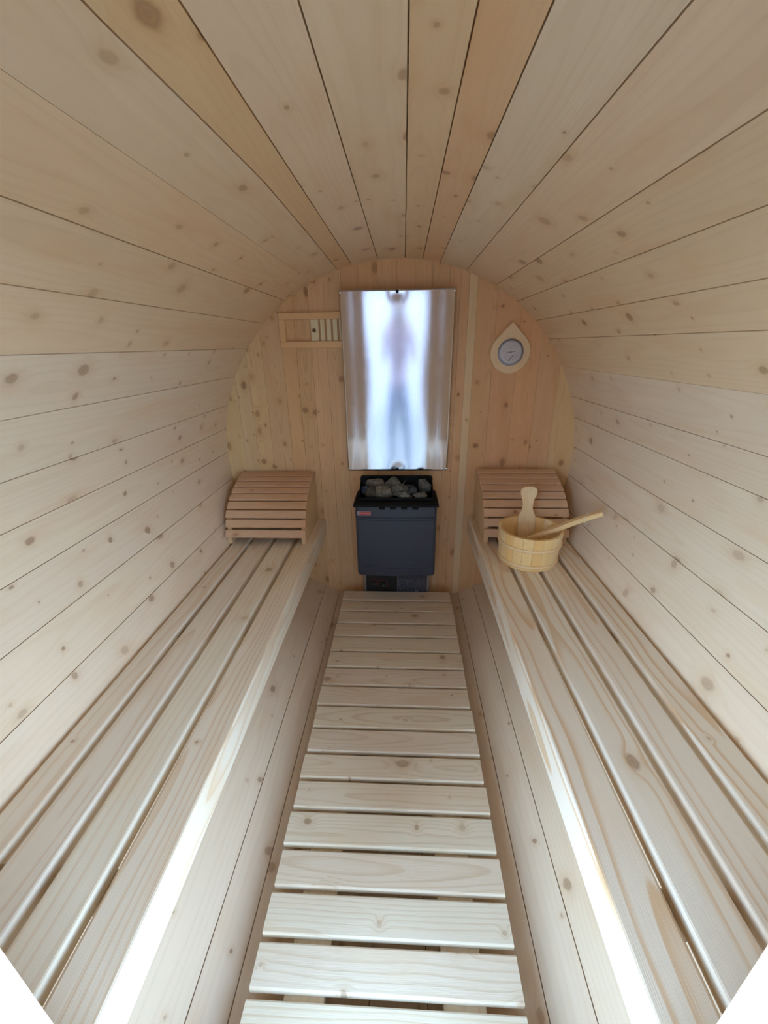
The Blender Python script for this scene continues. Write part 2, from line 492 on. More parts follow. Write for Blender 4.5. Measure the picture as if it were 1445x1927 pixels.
# ------------------------------------------------------------------ front wall round the doorway
DL, DR, DT, DB = -0.342, 0.327, 0.725, -0.70
YW0, YW1 = 0.031, 0.049
wall_front = root('wall_front', (0, YW0, -R), kind='structure', label='front wall with the open doorway the view looks through')
def arc_fill(x0, x1):
    xs = [x0 + (x1 - x0) * j / 12 for j in range(13)]
    return [(x, math.sqrt(max(0, .929 ** 2 - x * x))) for x in xs], [(x, -math.sqrt(max(0, .929 ** 2 - x * x))) for x in reversed(xs)]
for x0, x1 in ((-.929, DL), (DR, .929)):
    a, b = arc_fill(x0, x1)
    pl = a + b
    pl = [p for j, p in enumerate(pl) if j == 0 or (abs(p[0]-pl[j-1][0]) + abs(p[1]-pl[j-1][1])) > 1e-6]
    if abs(pl[0][0]-pl[-1][0]) + abs(pl[0][1]-pl[-1][1]) < 1e-6: pl.pop()
    n = len(pl)
    v = [(p[1], p[0], YW0) for p in pl] + [(p[1], p[0], YW1) for p in pl]
    f = [tuple(range(n)), tuple(range(2 * n - 1, n - 1, -1))] + [(j, (j + 1) % n, n + (j + 1) % n, n + j) for j in range(n)]
    put('side_panel', mesh_from('side_panel', v, f, M['stave']), wall_front, frame((0, 0, 0), (0, 0, 1), (1, 0, 0), (0, 1, 0)), grain=0.35, knots=0.3)
a, b = arc_fill(DL, DR)
pl = a + [(DR, DT), (DL, DT)]
put('header', plate('header', pl, YW0, YW1, M['stave']), wall_front, grain=0.35, knots=0.3)
pl = [(DL, DB), (DR, DB)] + b
put('threshold', plate('threshold', pl, YW0, YW1, M['stave']), wall_front, grain=0.35, knots=0.3)

# ------------------------------------------------------------------ outside, seen only in reflections
g = put('ground', box('ground', (-20, -30, -1.12), (20, 6, -1.02), M['ground']), kind='structure', label='paved ground outside the sauna doorway')
w = put('wall_outside', box('wall_outside', (-2.3, -4.3, -1.02), (2.3, -4.0, 2.8), M['render_wall']), kind='structure', label='grey rendered wall across the yard outside')

# ------------------------------------------------------------------ slatted walkway
walk = root('duckboard', (0, 1.0, -0.84), 'slatted pale wooden walkway between the two benches', 'walkway')
near = [1.8329, 1.7338, 1.6266, 1.5231, 1.4163, 1.3099, 1.2034, 1.0986, 0.9939, 0.8929, 0.7955, 0.6977, 0.5929, 0.4932, 0.3947, 0.2997, 0.195, 0.09]
far = 1.925
for i, y in enumerate(near):
    wd = far - y
    me = prism('slat', rbox_prof(wd, 0.022, 0.004, 2, -0.011), -0.309, 0.309, M['slat'])
    put('slat', me, walk, T(random.uniform(-.002, .002), (far + y) / 2, ZF + random.uniform(-.0008, .0008)), jit(0.04), grain=0.65, knots=0.62)
    far = y - (0.0115 if i < 9 else 0.014)
for xa, xb in ((-0.231, -0.137), (0.131, 0.226)):
    me = prism('joist', rbox_prof(xb - xa, 0.045, 0.002, 1, -0.0225), -0.9, 0.9, M['slat'])
    put('joist', me, walk, frame(((xa + xb) / 2, 1.0, ZF - 0.0225), (0, 1, 0), (-1, 0, 0), (0, 0, 1)), grain=0.4, knots=0.2)

# ------------------------------------------------------------------ benches
def bench(z, spans, front, side, label, gr):
    b = root('sauna_bench', ((spans[0][0] + spans[3][1]) / 2, 1.0, z - 0.12), label, 'bench', 'facing sauna benches')
    ya, yb = YW1 + 0.004, D - 0.003
    L, ym = yb - ya, (ya + yb) / 2
    for i, (a, c) in enumerate(spans):
        wd = c - a
        if i == front:
            hgt, zz = 0.103, -0.0515
        else:
            hgt = 0.022 if abs((a + c) / 2) > .72 else 0.038
            zz = -hgt / 2
        me = prism('plank', rbox_prof(wd, hgt, 0.007, 3, zz), -L / 2, L / 2, M['bench'])
        o = put('plank', me, b, frame(((a + c) / 2, ym, z), (0, 1, 0), (-1, 0, 0), (0, 0, 1)), jit(0.035), grain=gr[i], knots=0.4)
        if i == front:
            o.name = 'front_beam'
    for yy in (0.30, 1.05, 1.80):
        x0, x1 = spans[0][0], spans[3][1]
        lo, hi = (x0 + 0.03, x1 - 0.1) if side < 0 else (x0 + 0.1, x1 - 0.03)
        put('crossbar', box('crossbar', (lo, yy - .03, z - .078), (hi, yy + .03, z - .0382), M['bench'], 0.002), b, grain=0.5, knots=0.2)
    return b
bench(ZL, [(-.838, -.760), (-.742, -.646), (-.6265, -.531), (-.5128, -.414)], 3, -1, 'long pale plank bench along the left wall with an empty seat', (.45, .5, .4, .65))
bench(ZR, [(.402, .502), (.519, .618), (.636, .735), (.754, .846)], 0, 1, 'long pale plank bench along the right wall carrying the bucket', (.95, .85, .7, 1.0))

# ------------------------------------------------------------------ slatted headrests
def headrest_curve(zb):
    pts = [(1.70, .057), (1.721, .104), (1.740, .147), (1.775, .180), (1.814, .209), (1.856, .231), (1.901, .248), (1.946, .263), (1.990, .277)]
    return [(y, zb + h) for y, h in pts]
def headrest(x0, x1, zb, dy, label):
    h = root('slatted_headrest', ((x0 + x1) / 2, 1.85, zb), label, 'headrest', 'wooden headrests on the benches')
    c = [(y + dy, z) for y, z in headrest_curve(zb)]
    c = [p for p in c if p[0] < D - 0.012]
    nrm = []
    for i in range(len(c)):
        a, b = c[max(i - 1, 0)], c[min(i + 1, len(c) - 1)]
        d = Vector((b[0] - a[0], b[1] - a[1])).normalized()
        nrm.append((d, Vector((-d.y, d.x))))
    # side rails
    for xa in (x0 + 0.004, x1 - 0.024):
        top = [(p[0] - n[1].x * .0085, p[1] - n[1].y * .0085) for p, n in zip(c, nrm)]
        s = nrm[0][0]
        first = (top[0][0] - s.x * .017, top[0][1] - s.y * .017)
        poly = [(first[0], zb + .0005), first] + top + [(D - .006, top[-1][1] + .004), (D - .006, zb + .0005)]
        n = len(poly)
        v = [(p[0], p[1], 0) for p in poly] + [(p[0], p[1], .02) for p in poly]
        f = [tuple(range(n)), tuple(range(2 * n - 1, n - 1, -1))] + [(j, (j + 1) % n, n + (j + 1) % n, n + j) for j in range(n)]
        put('side_rail', mesh_from('side_rail', v, f, M['pale']), h, frame((xa, 0, 0), (0, 1, 0), (0, 0, 1), (1, 0, 0)), (.92, .92, .95), grain=0.3, knots=0.1)
    sl = prism('slat', rbox_prof(0.0405, 0.018, 0.0035, 1), -(x1 - x0) / 2, (x1 - x0) / 2, M['red'])
    for p, (d, nn) in zip(c, nrm):
        put('slat', sl, h, frame(((x0 + x1) / 2, p[0], p[1]), (1, 0, 0), (0, d.x, d.y), (0, nn.x, nn.y)), jit(0.06), grain=0.5, knots=0.25)
headrest(-.858, -.452, ZL, 0.0, 'slatted reddish wooden headrest at the far end of the left bench')
headrest(.425, .829, ZR, -0.015, 'slatted reddish wooden headrest behind the bucket on the right bench')

# ------------------------------------------------------------------ bucket
BX, BY, BZ, BH, RT, RB, NS = 0.597, 1.538, ZR + 0.0008, 0.155, 0.1375, 0.1240, 20
bucket = root('sauna_bucket', (BX, BY, BZ), 'round pale pine bucket with wooden hoops and one tall stave handle', 'bucket')
th = 0.012
for k in range(NS):
    a0, a1 = 2 * math.pi * k / NS - math.pi / NS + math.pi / 2, 2 * math.pi * (k + 1) / NS - math.pi / NS + math.pi / 2
    v = []
    for z, rr in ((0, RB), (BH, RT)):
        for rad_ in (rr - th, rr):
            for j in range(4):
                a = a0 + 0.003 + (a1 - a0 - 0.006) * j / 3
                v.append((BX + rad_ * math.cos(a), BY + rad_ * math.sin(a), BZ + z))
    f = [(0, 1, 2, 3, 7, 6, 5, 4), (8, 9, 10, 11, 15, 14, 13, 12), (0, 4, 12, 8), (3, 7, 15, 11)]
    for j in range(3):
        f += [(j, j + 1, 8 + j + 1, 8 + j), (4 + j, 4 + j + 1, 12 + j + 1, 12 + j)]
    am = (a0 + a1) / 2
    mw = frame((BX + RB * math.cos(am), BY + RB * math.sin(am), BZ), (0, 0, 1), (-math.sin(am), math.cos(am), 0), (-math.cos(am), -math.sin(am), 0))
    inv = mw.inverted()
    tint = random.choice([(1, 1, 1), (1, .97, .93), (.97, .93, .85), (.95, .78, .56), (.97, .86, .68), (1, .98, .97)])
    put('stave', mesh_from('stave', [inv @ Vector(p) for p in v], f, M['bucket']), bucket, mw, tint, grain=0.45, knots=0.02)
for z in (0.020, 0.098):
    rr = RB + (RT - RB) * z / BH
    prof = [(rr - .001, z - .008), (rr + .0035, z - .007), (rr + .006, z - .003), (rr + .0062, z + .003), (rr + .004, z + .007), (rr - .001, z + .008)]
    put('hoop', lathe('hoop', prof, M['hoop'], 48, True), bucket, T(BX, BY, BZ))
put('base', lathe('base', [(0.0001, 0.008), (RB - th + .001, 0.008), (RB - th + .001, 0.018), (0.0001, 0.018)], M['bucket'], 32, False, False), bucket, T(BX, BY, BZ), grain=0.3, knots=0.0)
# tall handle stave: paddle outline, local x up
half = [(-0.155, .034), (-.02, .0385), (.0, .0385), (.012, .036), (.028, .028), (.045, .0235), (.062, .0222), (.08, .0245), (.098, .032), (.112, .0365), (.124, .0372),
        (.134, .0345), (.141, .027), (.1455, .016), (.147, 0.0)]
out = [(x, y) for x, y in half] + [(x, -y) for x, y in reversed(half[:-1])]
n = len(out)
v = [(p[0], p[1], 0) for p in out] + [(p[0], p[1], .012) for p in out]
f = [tuple(range(n)), tuple(range(2 * n - 1, n - 1, -1))] + [(j, (j + 1) % n, n + (j + 1) % n, n + j) for j in range(n)]
tilt = math.atan2(RT - RB, BH)
hm = frame((0.611, BY + RT - th - 0.0145, BZ + BH), (0, math.sin(tilt), math.cos(tilt)), (1, 0, 0), (0, math.cos(tilt), -math.sin(tilt)))
hmesh = mesh_from('handle', v, f, M['bucket'])
bm = bmesh.new(); bm.from_mesh(hmesh)
bmesh.ops.bevel(bm, geom=[e for e in bm.edges if abs(e.verts[0].co.z - e.verts[1].co.z) < 1e-6], offset=0.002, segments=2, affect='EDGES')
bm.to_mesh(hmesh); bm.free()
put('handle', hmesh, bucket, hm, (.98, .95, .95), grain=0.35, knots=0.0)

# ------------------------------------------------------------------ ladle
ladle = root('ladle', (0.60, 1.52, BZ + 0.05), 'wooden ladle leaning in the bucket with its handle toward the right wall', 'ladle')
path = [Vector(p) for p in ((.585, 1.521, -.237), (.64, 1.517, -.213), (.70, 1.512, -.184), (.775, 1.50, -.1415), (.82, 1.488, -.117), (.862, 1.475, -.094))]
wid = [.010, .0125, .0150, .0165, .0170, .0165]
hgt = [.007, .009, .0100, .0105, .0105, .010]
v, f = [], []
for i, p in enumerate(path):
    d = (path[min(i + 1, 5)] - path[max(i - 1, 0)]).normalized()
    s = Vector((0, 0, 1)).cross(d).normalized()
    u = d.cross(s)
    w2, h2 = wid[i], hgt[i]
    for q in ((w2, h2 * .6), (w2 * .8, h2), (-w2 * .8, h2), (-w2, h2 * .6), (-w2, -h2 * .6), (-w2 * .8, -h2), (w2 * .8, -h2), (w2, -h2 * .6)):
        v.append(p + s * q[0] + u * q[1])
for i in range(5):
    f += [(i * 8 + k, i * 8 + (k + 1) % 8, (i + 1) * 8 + (k + 1) % 8, (i + 1) * 8 + k) for k in range(8)]
f += [tuple(range(8)), tuple(range(47, 39, -1))]
d = (path[-1] - path[0]).normalized(); s = Vector((0, 0, 1)).cross(d).normalized(); u = d.cross(s)
mw = frame(path[2], d, s, u)
inv = mw.inverted()
put('handle', mesh_from('handle', [inv @ p for p in v], f, M['bucket']), ladle, mw, (.90, .80, .70), grain=0.5, knots=0.0)
bowl = [(.003, -.030), (.022, -.027), (.033, -.016), (.037, .0), (.037, .008), (.033, .008), (.033, 0), (.028, -.014), (.018, -.022), (.003, -.024)]
put('bowl', lathe('bowl', bowl, M['bucket'], 28, True), ladle, T(.562, 1.523, -.262) @ Matrix.Rotation(rad(-15), 4, 'Y'), (.9, .82, .72), grain=0.3, knots=0.0)
loop = []
c0 = Vector((.812, 1.49, -.1195))
for i in range(20):
    a = 2 * math.pi * i / 20
    loop.append(c0 + Vector((.004 * math.sin(a), 0, 0)) + s * (.020 * math.cos(a)) + u * (.022 * math.sin(a) - .006) + d * (0.020 * math.cos(a)))
put('cord_loop', tube('cord_loop', loop, .0012, M['cord'], 6, True), ladle)

# ------------------------------------------------------------------ heater
HX = -0.002
heater = root('sauna_heater', (HX, 1.87, -0.80), 'dark grey electric sauna heater with a black rim below the steel sheet', 'heater')
YF, YB = 1.783, 1.965
ZT, ZB2 = -0.186, -0.592
HW = 0.208
# front shell with a slight belly and two pairs of grooves pressed in
def shell_half(z, grow=0.0):
    pts = []
    for k in range(9):
        a = k / 8
        x = -HW + .016 + (2 * HW - .032) * a
        pts.append((x, YF - 0.010 * (1 - (2 * a - 1) ** 2) - grow))
    l = [(-HW, YB), (-HW, YF + .018), (-HW + .005, YF + .006)]
    return l + pts + [(HW - .005, YF + .006), (HW, YF + .018), (HW, YB)]
levels = [(ZT, 0), (-.244, 0), (-.2465, -.003), (-.250, -.003), (-.2525, 0), (-.2575, 0), (-.260, -.003), (-.2635, -.003), (-.266, 0),
          (-.524, 0), (-.5265, .003), (-.530, .003), (-.5325, 0), (-.539, 0), (-.5415, .003), (-.545, .003), (-.5475, 0), (ZB2 + .014, 0), (ZB2 + .005, -.001), (ZB2, -.005)]
v, f = [], []
for z, gr in levels:
    row = shell_half(z, gr)
    kx_ = 1.0 if z > ZB2 + .012 else (.992 if z > ZB2 + .001 else .968)
    v += [(p[0] * kx_, p[1], z) for p in row]
n = len(shell_half(0))
for i in range(len(levels) - 1):
    f += [(i * n + k, i * n + (k + 1) % n, (i + 1) * n + (k + 1) % n, (i + 1) * n + k) for k in range(n)]
f += [tuple(range(n)), tuple(range(len(v) - 1, len(v) - n - 1, -1))]
body = mesh_from('casing', v, f, M['body'])
put('casing', body, heater, T(HX, 0, 0))
# black rim tray: sloped outer band, open well
rim = []
o0 = [(-.214, 1.777), (.214, 1.777), (.214, 1.96), (-.214, 1.96)]
def ring4(x, y0, y1, z): return [(-x, y0, z), (x, y0, z), (x, y1, z), (-x, y1, z)]
ringsv = [ring4(.207, 1.785, 1.96, -.197), ring4(.215, 1.770, 1.966, -.190), ring4(.215, 1.770, 1.966, -.178), ring4(.205, 1.782, 1.962, -.166),
          ring4(.186, 1.800, 1.955, -.166), ring4(.182, 1.806, 1.950, -.185)]
v = [p for r_ in ringsv for p in r_]
f = [(i * 4 + k, i * 4 + (k + 1) % 4, (i + 1) * 4 + (k + 1) % 4, (i + 1) * 4 + k) for i in range(len(ringsv) - 1) for k in range(4)]
f.append((20, 21, 22, 23))
put('rim', mesh_from('rim', v, f, M['black']), heater, T(HX, 0, 0))
# upright guard behind the stones, rounded top corners, with side wings
gp = []
for cx, sgn in ((.178, 1), (-.178, -1)):
    arc = [(cx + sgn * .014 * math.cos(rad(a)), -.0935 + .0135 * math.sin(rad(a))) for a in (0, 30, 60, 90)]
    gp += arc if sgn > 0 else arc[::-1]
gp = [(.192, -.185)] + gp + [(-.192, -.185)]
put('back_guard', plate('back_guard', gp, 1.952, 1.957, M['black']), heater, T(HX, 0, 0))
for sx in (-1, 1):
    pl = [(1.952, -.10), (1.952, -.185), (1.81, -.185), (1.81, -.150)]
    vv = [(sx * .1905, p[0], p[1]) for p in pl] + [(sx * .1865, p[0], p[1]) for p in pl]
    ff = [(0, 1, 2, 3), (7, 6, 5, 4)] + [(j, (j + 1) % 4, 4 + (j + 1) % 4, 4 + j) for j in range(4)]
    put('side_guard', mesh_from('side_guard', vv, ff, M['black']), heater, T(HX, 0, 0))
put('front_guard', box('front_guard', (-.19, 1.806, -.185), (.19, 1.811, -.152), M['black'], .001), heater, T(HX, 0, 0))
for k in range(4):
    x = -.085 + .056 * k
    put('vent_slot', box('vent_slot', (x, 1.7705 - 0.0015, -.203), (x + .03, 1.7765, -.192), M['black'], .001), heater, T(HX, 0, 0))
# badge
put('badge', box('badge', (-.196, 1.7775, -.238), (-.125, 1.7795, -.216), M['badge_grey'], .0006), heater, T(HX, 0, 0))
bd = heater.children[-1]
put('red_field', box('red_field', (-.185, 1.7768, -.236), (-.128, 1.7776, -.2185), M['badge_red']), bd, T(HX, 0, 0))
marks_v, marks_f = [], []
def add_rect(vs, fs, x0, x1, z0, z1, y):
    b0 = len(vs)
    vs += [(x0, y, z0), (x1, y, z0), (x1, y, z1), (x0, y, z1)]
    fs.append((b0, b0 + 1, b0 + 2, b0 + 3))
for k in range(6):
    x = -.1815 + .0088 * k
    add_rect(marks_v, marks_f, x, x + .0022, -.2325, -.222, 1.7765)
    add_rect(marks_v, marks_f, x + .0022, x + .0056, -.2285, -.226, 1.7765)
put('badge_print', mesh_from('badge_print', marks_v, marks_f, plain('badge_ink', (0.62, 0.25, 0.25), 0.5)), bd, T(HX, 0, 0))
# control box below
YC = 1.935
cb = put('control_box', box('control_box', (-.196, YC, -.806), (.196, D - .004, ZB2 + .002), M['steel'], .010, 3), heater, T(HX, 0, 0))
put('control_panel', box('control_panel', (-.178, YC - .002, -.803), (.003, YC + .004, ZB2 + .01), M['panel'], .001), cb, T(HX, 0, 0))
put('rating_plate', box('rating_plate', (.005, YC - .002, -.803), (.178, YC + .004, ZB2 + .01), M['labelplate'], .001), cb, T(HX, 0, 0))
for kx, kz in ((-.137, -.738), (-.079, -.744)):
    kn = put('dial_knob', disc('dial_knob', .021, YC - .010, YC - .002, M['panel'], 28), cb, T(HX + kx, 0, kz))
    put('pointer_dot', disc('pointer_dot', .0024, YC - .0112, YC - .010, M['white'], 10), cb, T(HX + kx + .004, 0, kz - .003))
    arcv, arcf = [], []
    for j in range(14):
        for rr in (.0265, .0285):
            a = rad(-40 + 14 * j)
            arcv.append((rr * math.cos(a), YC - .0026, rr * math.sin(a)))
    arcf = [(2 * j, 2 * j + 1, 2 * j + 3, 2 * j + 2) for j in range(13)]
    put('dial_scale', mesh_from('dial_scale', arcv, arcf, M['red_print']), cb, T(HX + kx, 0, kz))
pv, pf = [], []
rnd = random.Random(3)
for row in range(9):
    z = -.714 - .0088 * row
    x = .010
    while x < .170:
        wv = rnd.uniform(.003, .014)
        if rnd.random() < (.8 if row < 5 else .55) and not (row >= 7 and .095 < x < .135):
            add_rect(pv, pf, x, min(x + wv, .174), z, z + rnd.choice((.003, .004, .006)), YC - .0026)
        x += wv + rnd.uniform(.002, .005)
put('rating_print', mesh_from('rating_print', pv, pf, M['print']), cb, T(HX, 0, 0))
fc = bpy.data.curves.new('ce_mark', 'FONT')
fc.body = 'CE'
fc.size = 0.017
fc.materials.append(M['white'])
fo = bpy.data.objects.new('ce_curve', fc)
COL.objects.link(fo)
ce_me = bpy.data.meshes.new_from_object(fo.evaluated_get(bpy.context.evaluated_depsgraph_get()))
bpy.data.objects.remove(fo)
put('ce_mark', ce_me, cb, frame((HX + .108, YC - .0028, -.789), (1, 0, 0), (0, 0, 1), (0, -1, 0)))

# stones in the well
def stone(cx, cy, cz, sx, sy, sz, seed, tint, label):
    rn = random.Random(seed)
    bm = bmesh.new()
    for i in range(16):
        zz = rn.uniform(-1, 1); a = rn.uniform(0, 6.283); q = math.sqrt(1 - zz * zz) * rn.uniform(.82, 1.05)
        bm.verts.new((sx * q * math.cos(a), sy * q * math.sin(a), sz * zz))
    res = bmesh.ops.convex_hull(bm, input=bm.verts[:])
    loose = [x for x in bm.verts if not x.link_faces]
    bmesh.ops.delete(bm, geom=loose, context='VERTS')
    bmesh.ops.bevel(bm, geom=bm.edges[:], offset=.0035, segments=1, affect='EDGES')
    me = bpy.data.meshes.new('sauna_stone')
    bm.to_mesh(me); bm.free()
    me.materials.append(M['stone'])
    o = put('sauna_stone', me, None, T(cx, cy, cz), tint)
    o['label'] = label; o['category'] = 'stone'; o['group'] = 'stones heaped in the heater'
S = [(-.115, 1.925, -.132, .048, .028, .030, 1, (1, .97, .88), 'large brownish grey heater stone at the left of the back row'),
     (-.018, 1.918, -.130, .044, .030, .034, 2, (1, 1, .92), 'large rounded grey heater stone in the middle of the back row'),
     (-.066, 1.848, -.150, .040, .028, .036, 3, (1.05, 1.0, .92), 'upright brownish grey stone at the front left of the heap'),
     (.020, 1.866, -.152, .042, .026, .034, 4, (.9, .92, .88), 'broad grey stone near the middle behind the low front stone'),
     (.135, 1.905, -.138, .044, .030, .034, 5, (.62, .66, .72), 'dark slate grey stone at the right of the back row'),
     (.074, 1.892, -.158, .034, .026, .030, 6, (.42, .50, .72), 'dark bluish stone sunk between two grey stones on the right'),
     (.130, 1.834, -.163, .034, .020, .022, 7, (.85, .87, .85), 'small wedge of grey stone at the front right corner'),
     (-.128, 1.862, -.163, .034, .030, .028, 8, (.45, .40, .34), 'dark brown stone low at the front left'),
     (-.165, 1.905, -.160, .020, .022, .022, 9, (.35, .55, 1.1), 'small blue tinged stone against the left guard'),
     (.032, 1.830, -.166, .040, .017, .022, 10, (.95, .96, .92), 'low flat grey stone in the middle of the front edge')]
for s_ in S:
    stone(s_[0] + HX, s_[1], s_[2] + .014, s_[3] * 1.36, s_[4] * 1.2, s_[5] * 1.3, *s_[6:])

# ------------------------------------------------------------------ steel sheet
SX0, SX1, SZ0, SZ1, SY = -.264, .270, -.068, .7995, D - .030
sheet = root('heat_shield', (.003, SY, SZ0), 'wavy shiny stainless steel sheet screwed to the wall above the heater', 'metal sheet')
NX, NZ = 80, 100
ZK = [-.068, .038, .123, .233, .339, .44, .514, .586, .656, .80]
SA = [-.005, -.0004, .0006, -.0071, -.0138, -.0151, -.0122, -.0082, -.0042, -.0032]
SB = [.019, .0115, .0155, .0259, .0335, .0333, .0302, .0261, .0232, .0240]
def soft(z, tab):
    acc = wsum = 0.0
    for q in range(-6, 7):
        zz = min(.80, max(-.068, z + q * .012))
        for k_ in range(len(ZK) - 1):
            if ZK[k_] <= zz <= ZK[k_ + 1]:
                t_ = (zz - ZK[k_]) / (ZK[k_ + 1] - ZK[k_])
                w_ = math.exp(-(q / 4.0) ** 2)
                acc += w_ * (tab[k_] + (tab[k_ + 1] - tab[k_]) * t_); wsum += w_
                break
    return acc / wsum
def wave(u, v):
    """Hand-bent sheet: bowed across its width, its top leaning off the wall, dimpled at the middle screws."""
    x, z = SX0 + (SX1 - SX0) * u, SZ0 + (SZ1 - SZ0) * v
    a, b = soft(z, SA), soft(z, SB)
    k_ = (b - a) / .28
    h = a * (x + .14) + .5 * k_ * (x + .14) ** 2 - (a * .14 + .5 * k_ * .14 ** 2)
    e = max(0.0, abs(x) - .155)
    h += .0006 * (1 - math.cos(2 * math.pi * e / .085)) * .5
    h -= .034 * v * v
    for sz in (0.012, 0.985):
        dd = ((u - .5) * .534) ** 2 + ((v - sz) * .868) ** 2
        h += .0018 * math.exp(-dd / .0010)
    return h + .004
vs, fs = [], []
for j in range(NZ + 1):
    for i in range(NX + 1):
        u, vv = i / NX, j / NZ
        vs.append((SX0 + (SX1 - SX0) * u, SY + wave(u, vv), SZ0 + (SZ1 - SZ0) * vv))
for j in range(NZ):
    for i in range(NX):
        a = j * (NX + 1) + i
        fs.append((a, a + 1, a + NX + 2, a + NX + 1))
me = mesh_from('sheet', vs, fs, M['sheet'], True)
sh = put('sheet', me, sheet)
sol = sh.modifiers.new('thickness', 'SOLIDIFY')
sol.thickness = 0.0012
sol.offset = 1.0
for u in (.009, .5, .991):
    for vv in (.012, .988):
        x, z = SX0 + (SX1 - SX0) * u, SZ0 + (SZ1 - SZ0) * vv
        yy = SY + wave(u, vv)
        sc_ = put('screw', lathe('screw', [(.0001, .0036), (.004, .0034), (.0066, .0018), (.0070, -.001), (.002, -.001), (.002, -.028), (.0001, -.028)],
                                 M['screw'] if u != .5 else M['black'], 14), sheet, T(x, yy, z) @ Matrix.Rotation(rad(90), 4, 'X'))

# ------------------------------------------------------------------ sliding vent
vent = root('sliding_vent', (-.40, D, .555), 'framed wooden sliding vent partly behind the left edge of the steel sheet', 'vent')
VX0, VX1, VZ0, VZ1, VT = -.570, -.215, .555, .712, .018
for nm, p0, p1, ax in (('frame_rail', (VX0, VZ1 - .030), (VX1, VZ1), 0), ('frame_rail', (VX0, VZ0), (VX1, VZ0 + .030), 0),
                       ('frame_rail', (VX0, VZ0 + .0302), (VX0 + .030, VZ1 - .0302), 1), ('frame_rail', (VX1 - .03, VZ0 + .0302), (VX1, VZ1 - .0302), 1)):
    cx, cz = (p0[0] + p1[0]) / 2, (p0[1] + p1[1]) / 2
    Lh, Wh = (p1[0] - p0[0]) / 2, (p1[1] - p0[1]) / 2
    if ax == 0:
        me = box('frame_rail', (-Lh, -Wh, -VT), (Lh, Wh, -.0003), M['pale'], .0015)
        mw = frame((cx, D, cz), (1, 0, 0), (0, 0, -1), (0, 1, 0))
        mw = frame((cx, D, cz), (1, 0, 0), (0, 0, 1), (0, 1, 0))
    else:
        me = box('frame_rail', (-Wh, -Lh, -VT), (Wh, Lh, -.0003), M['pale'], .0015)
        mw = frame((cx, D, cz), (0, 0, 1), (1, 0, 0), (0, 1, 0))
    put('frame_rail', me, vent, mw, (1.02, .96, .90), grain=0.25, knots=0.0)
put('backing', box('backing', (-.415, D - .003, VZ0 + .0305), (VX1 - .0302, D - .0004, VZ1 - .0305), M['back']), vent, None, (.7, .62, .55), grain=.2, knots=0.0)  # tinted dark to stand for the shade between the slats
for a, b in ((-.416, -.379), (-.370, -.3485), (-.3395, -.3185), (-.3085, -.2875), (-.278, -.257)):
    me = box('vent_slat', (-.048, -(b - a) / 2, -.010), (.048, (b - a) / 2, -.0032), M['bucket'], .001)
    put('vent_slat', me, vent, frame(((a + b) / 2, D, (VZ0 + VZ1) / 2), (0, 0, 1), (1, 0, 0), (0, 1, 0)), (.86, .96, 1.1), grain=0.2, knots=0.0)
put('knob', lathe('knob', [(.0001, .010), (.006, .0095), (.0085, .006), (.0085, 0)], M['dark_wood'], 20), vent, T(-.401, D - .010, .633) @ Matrix.Rotation(rad(90), 4, 'X'))

# ------------------------------------------------------------------ thermometer
TXc, TZc = .5495, .521
thermo = root('thermometer', (TXc, D, TZc), 'teardrop shaped pale wooden thermometer with a round dial on the back wall', 'thermometer')
rr, tip = .0965, .139
ca = math.acos(rr / (tip * 1.0))
dropp = []
for i in range(37):
    a = math.pi / 2 - ca * 1.0 - (2 * math.pi - 2 * ca) * i / 36
    dropp.append((rr * math.cos(a), rr * math.sin(a)))
dropp.append((.004 - .004, tip))
Rm = Matrix.Rotation(rad(-2.5), 4, 'Y')
def inset(poly, k): return [(p[0] * k, p[1] * k + (1 - k) * .004) for p in poly]
vs, fs = [], []
lay = [(dropp, -.0004), (dropp, -.014), (inset(dropp, .955), -.018)]
n = len(dropp)
for pl, y in lay:
    vs += [(p[0], y, p[1]) for p in pl]
for i in range(2):
    fs += [(i * n + k, i * n + (k + 1) % n, (i + 1) * n + (k + 1) % n, (i + 1) * n + k) for k in range(n)]
fs += [tuple(range(n)), tuple(range(3 * n - 1, 2 * n - 1, -1))]
me = mesh_from('plaque', [(p[2], p[0], p[1]) for p in vs], fs, M['bucket'])
put('plaque', me, thermo, frame((TXc, D, TZc), (0, 0, 1), (1, 0, 0), (0, 1, 0)), (.93, .88, .92), grain=0.25, knots=0.0)
TM = T(TXc, D, TZc + .002)
put('dial_ring', disc('dial_ring', .0620, -.0195, -.0175, M['dial_ring'], 48), thermo, TM)
put('dial_face', disc('dial_face', .0510, -.0203, -.0196, M['dial'], 48), thermo, TM)
tv, tf = [], []
for k in range(25):
    a = rad(-45 + 270 * k / 24)
    r0, r1, wv = .0535, .0605 if k % 4 else .0615, .0009 if k % 4 else .0017
    c_, s_ = math.cos(a), math.sin(a)
    b0 = len(tv)
    tv += [(r0 * c_ - wv * s_, -.0199, r0 * s_ + wv * c_), (r1 * c_ - wv * s_, -.0199, r1 * s_ + wv * c_), (r1 * c_ + wv * s_, -.0199, r1 * s_ - wv * c_), (r0 * c_ + wv * s_, -.0199, r0 * s_ - wv * c_)]
    tf.append((b0, b0 + 1, b0 + 2, b0 + 3))
for k in range(9):
    a = rad(200 + 140 * k / 8)
    a2 = rad(200 + 140 * (k + .55) / 8)
    b0 = len(tv)
    for aa in (a, a2):
        for q in (.0275, .030):
            tv.append((q * math.cos(aa), -.0206, q * math.sin(aa) - .008))
    tf.append((b0, b0 + 1, b0 + 3, b0 + 2))
put('scale_marks', mesh_from('scale_marks', tv, tf, plain('dial_ink', (0.42, 0.42, 0.47), 0.6)), thermo, TM)
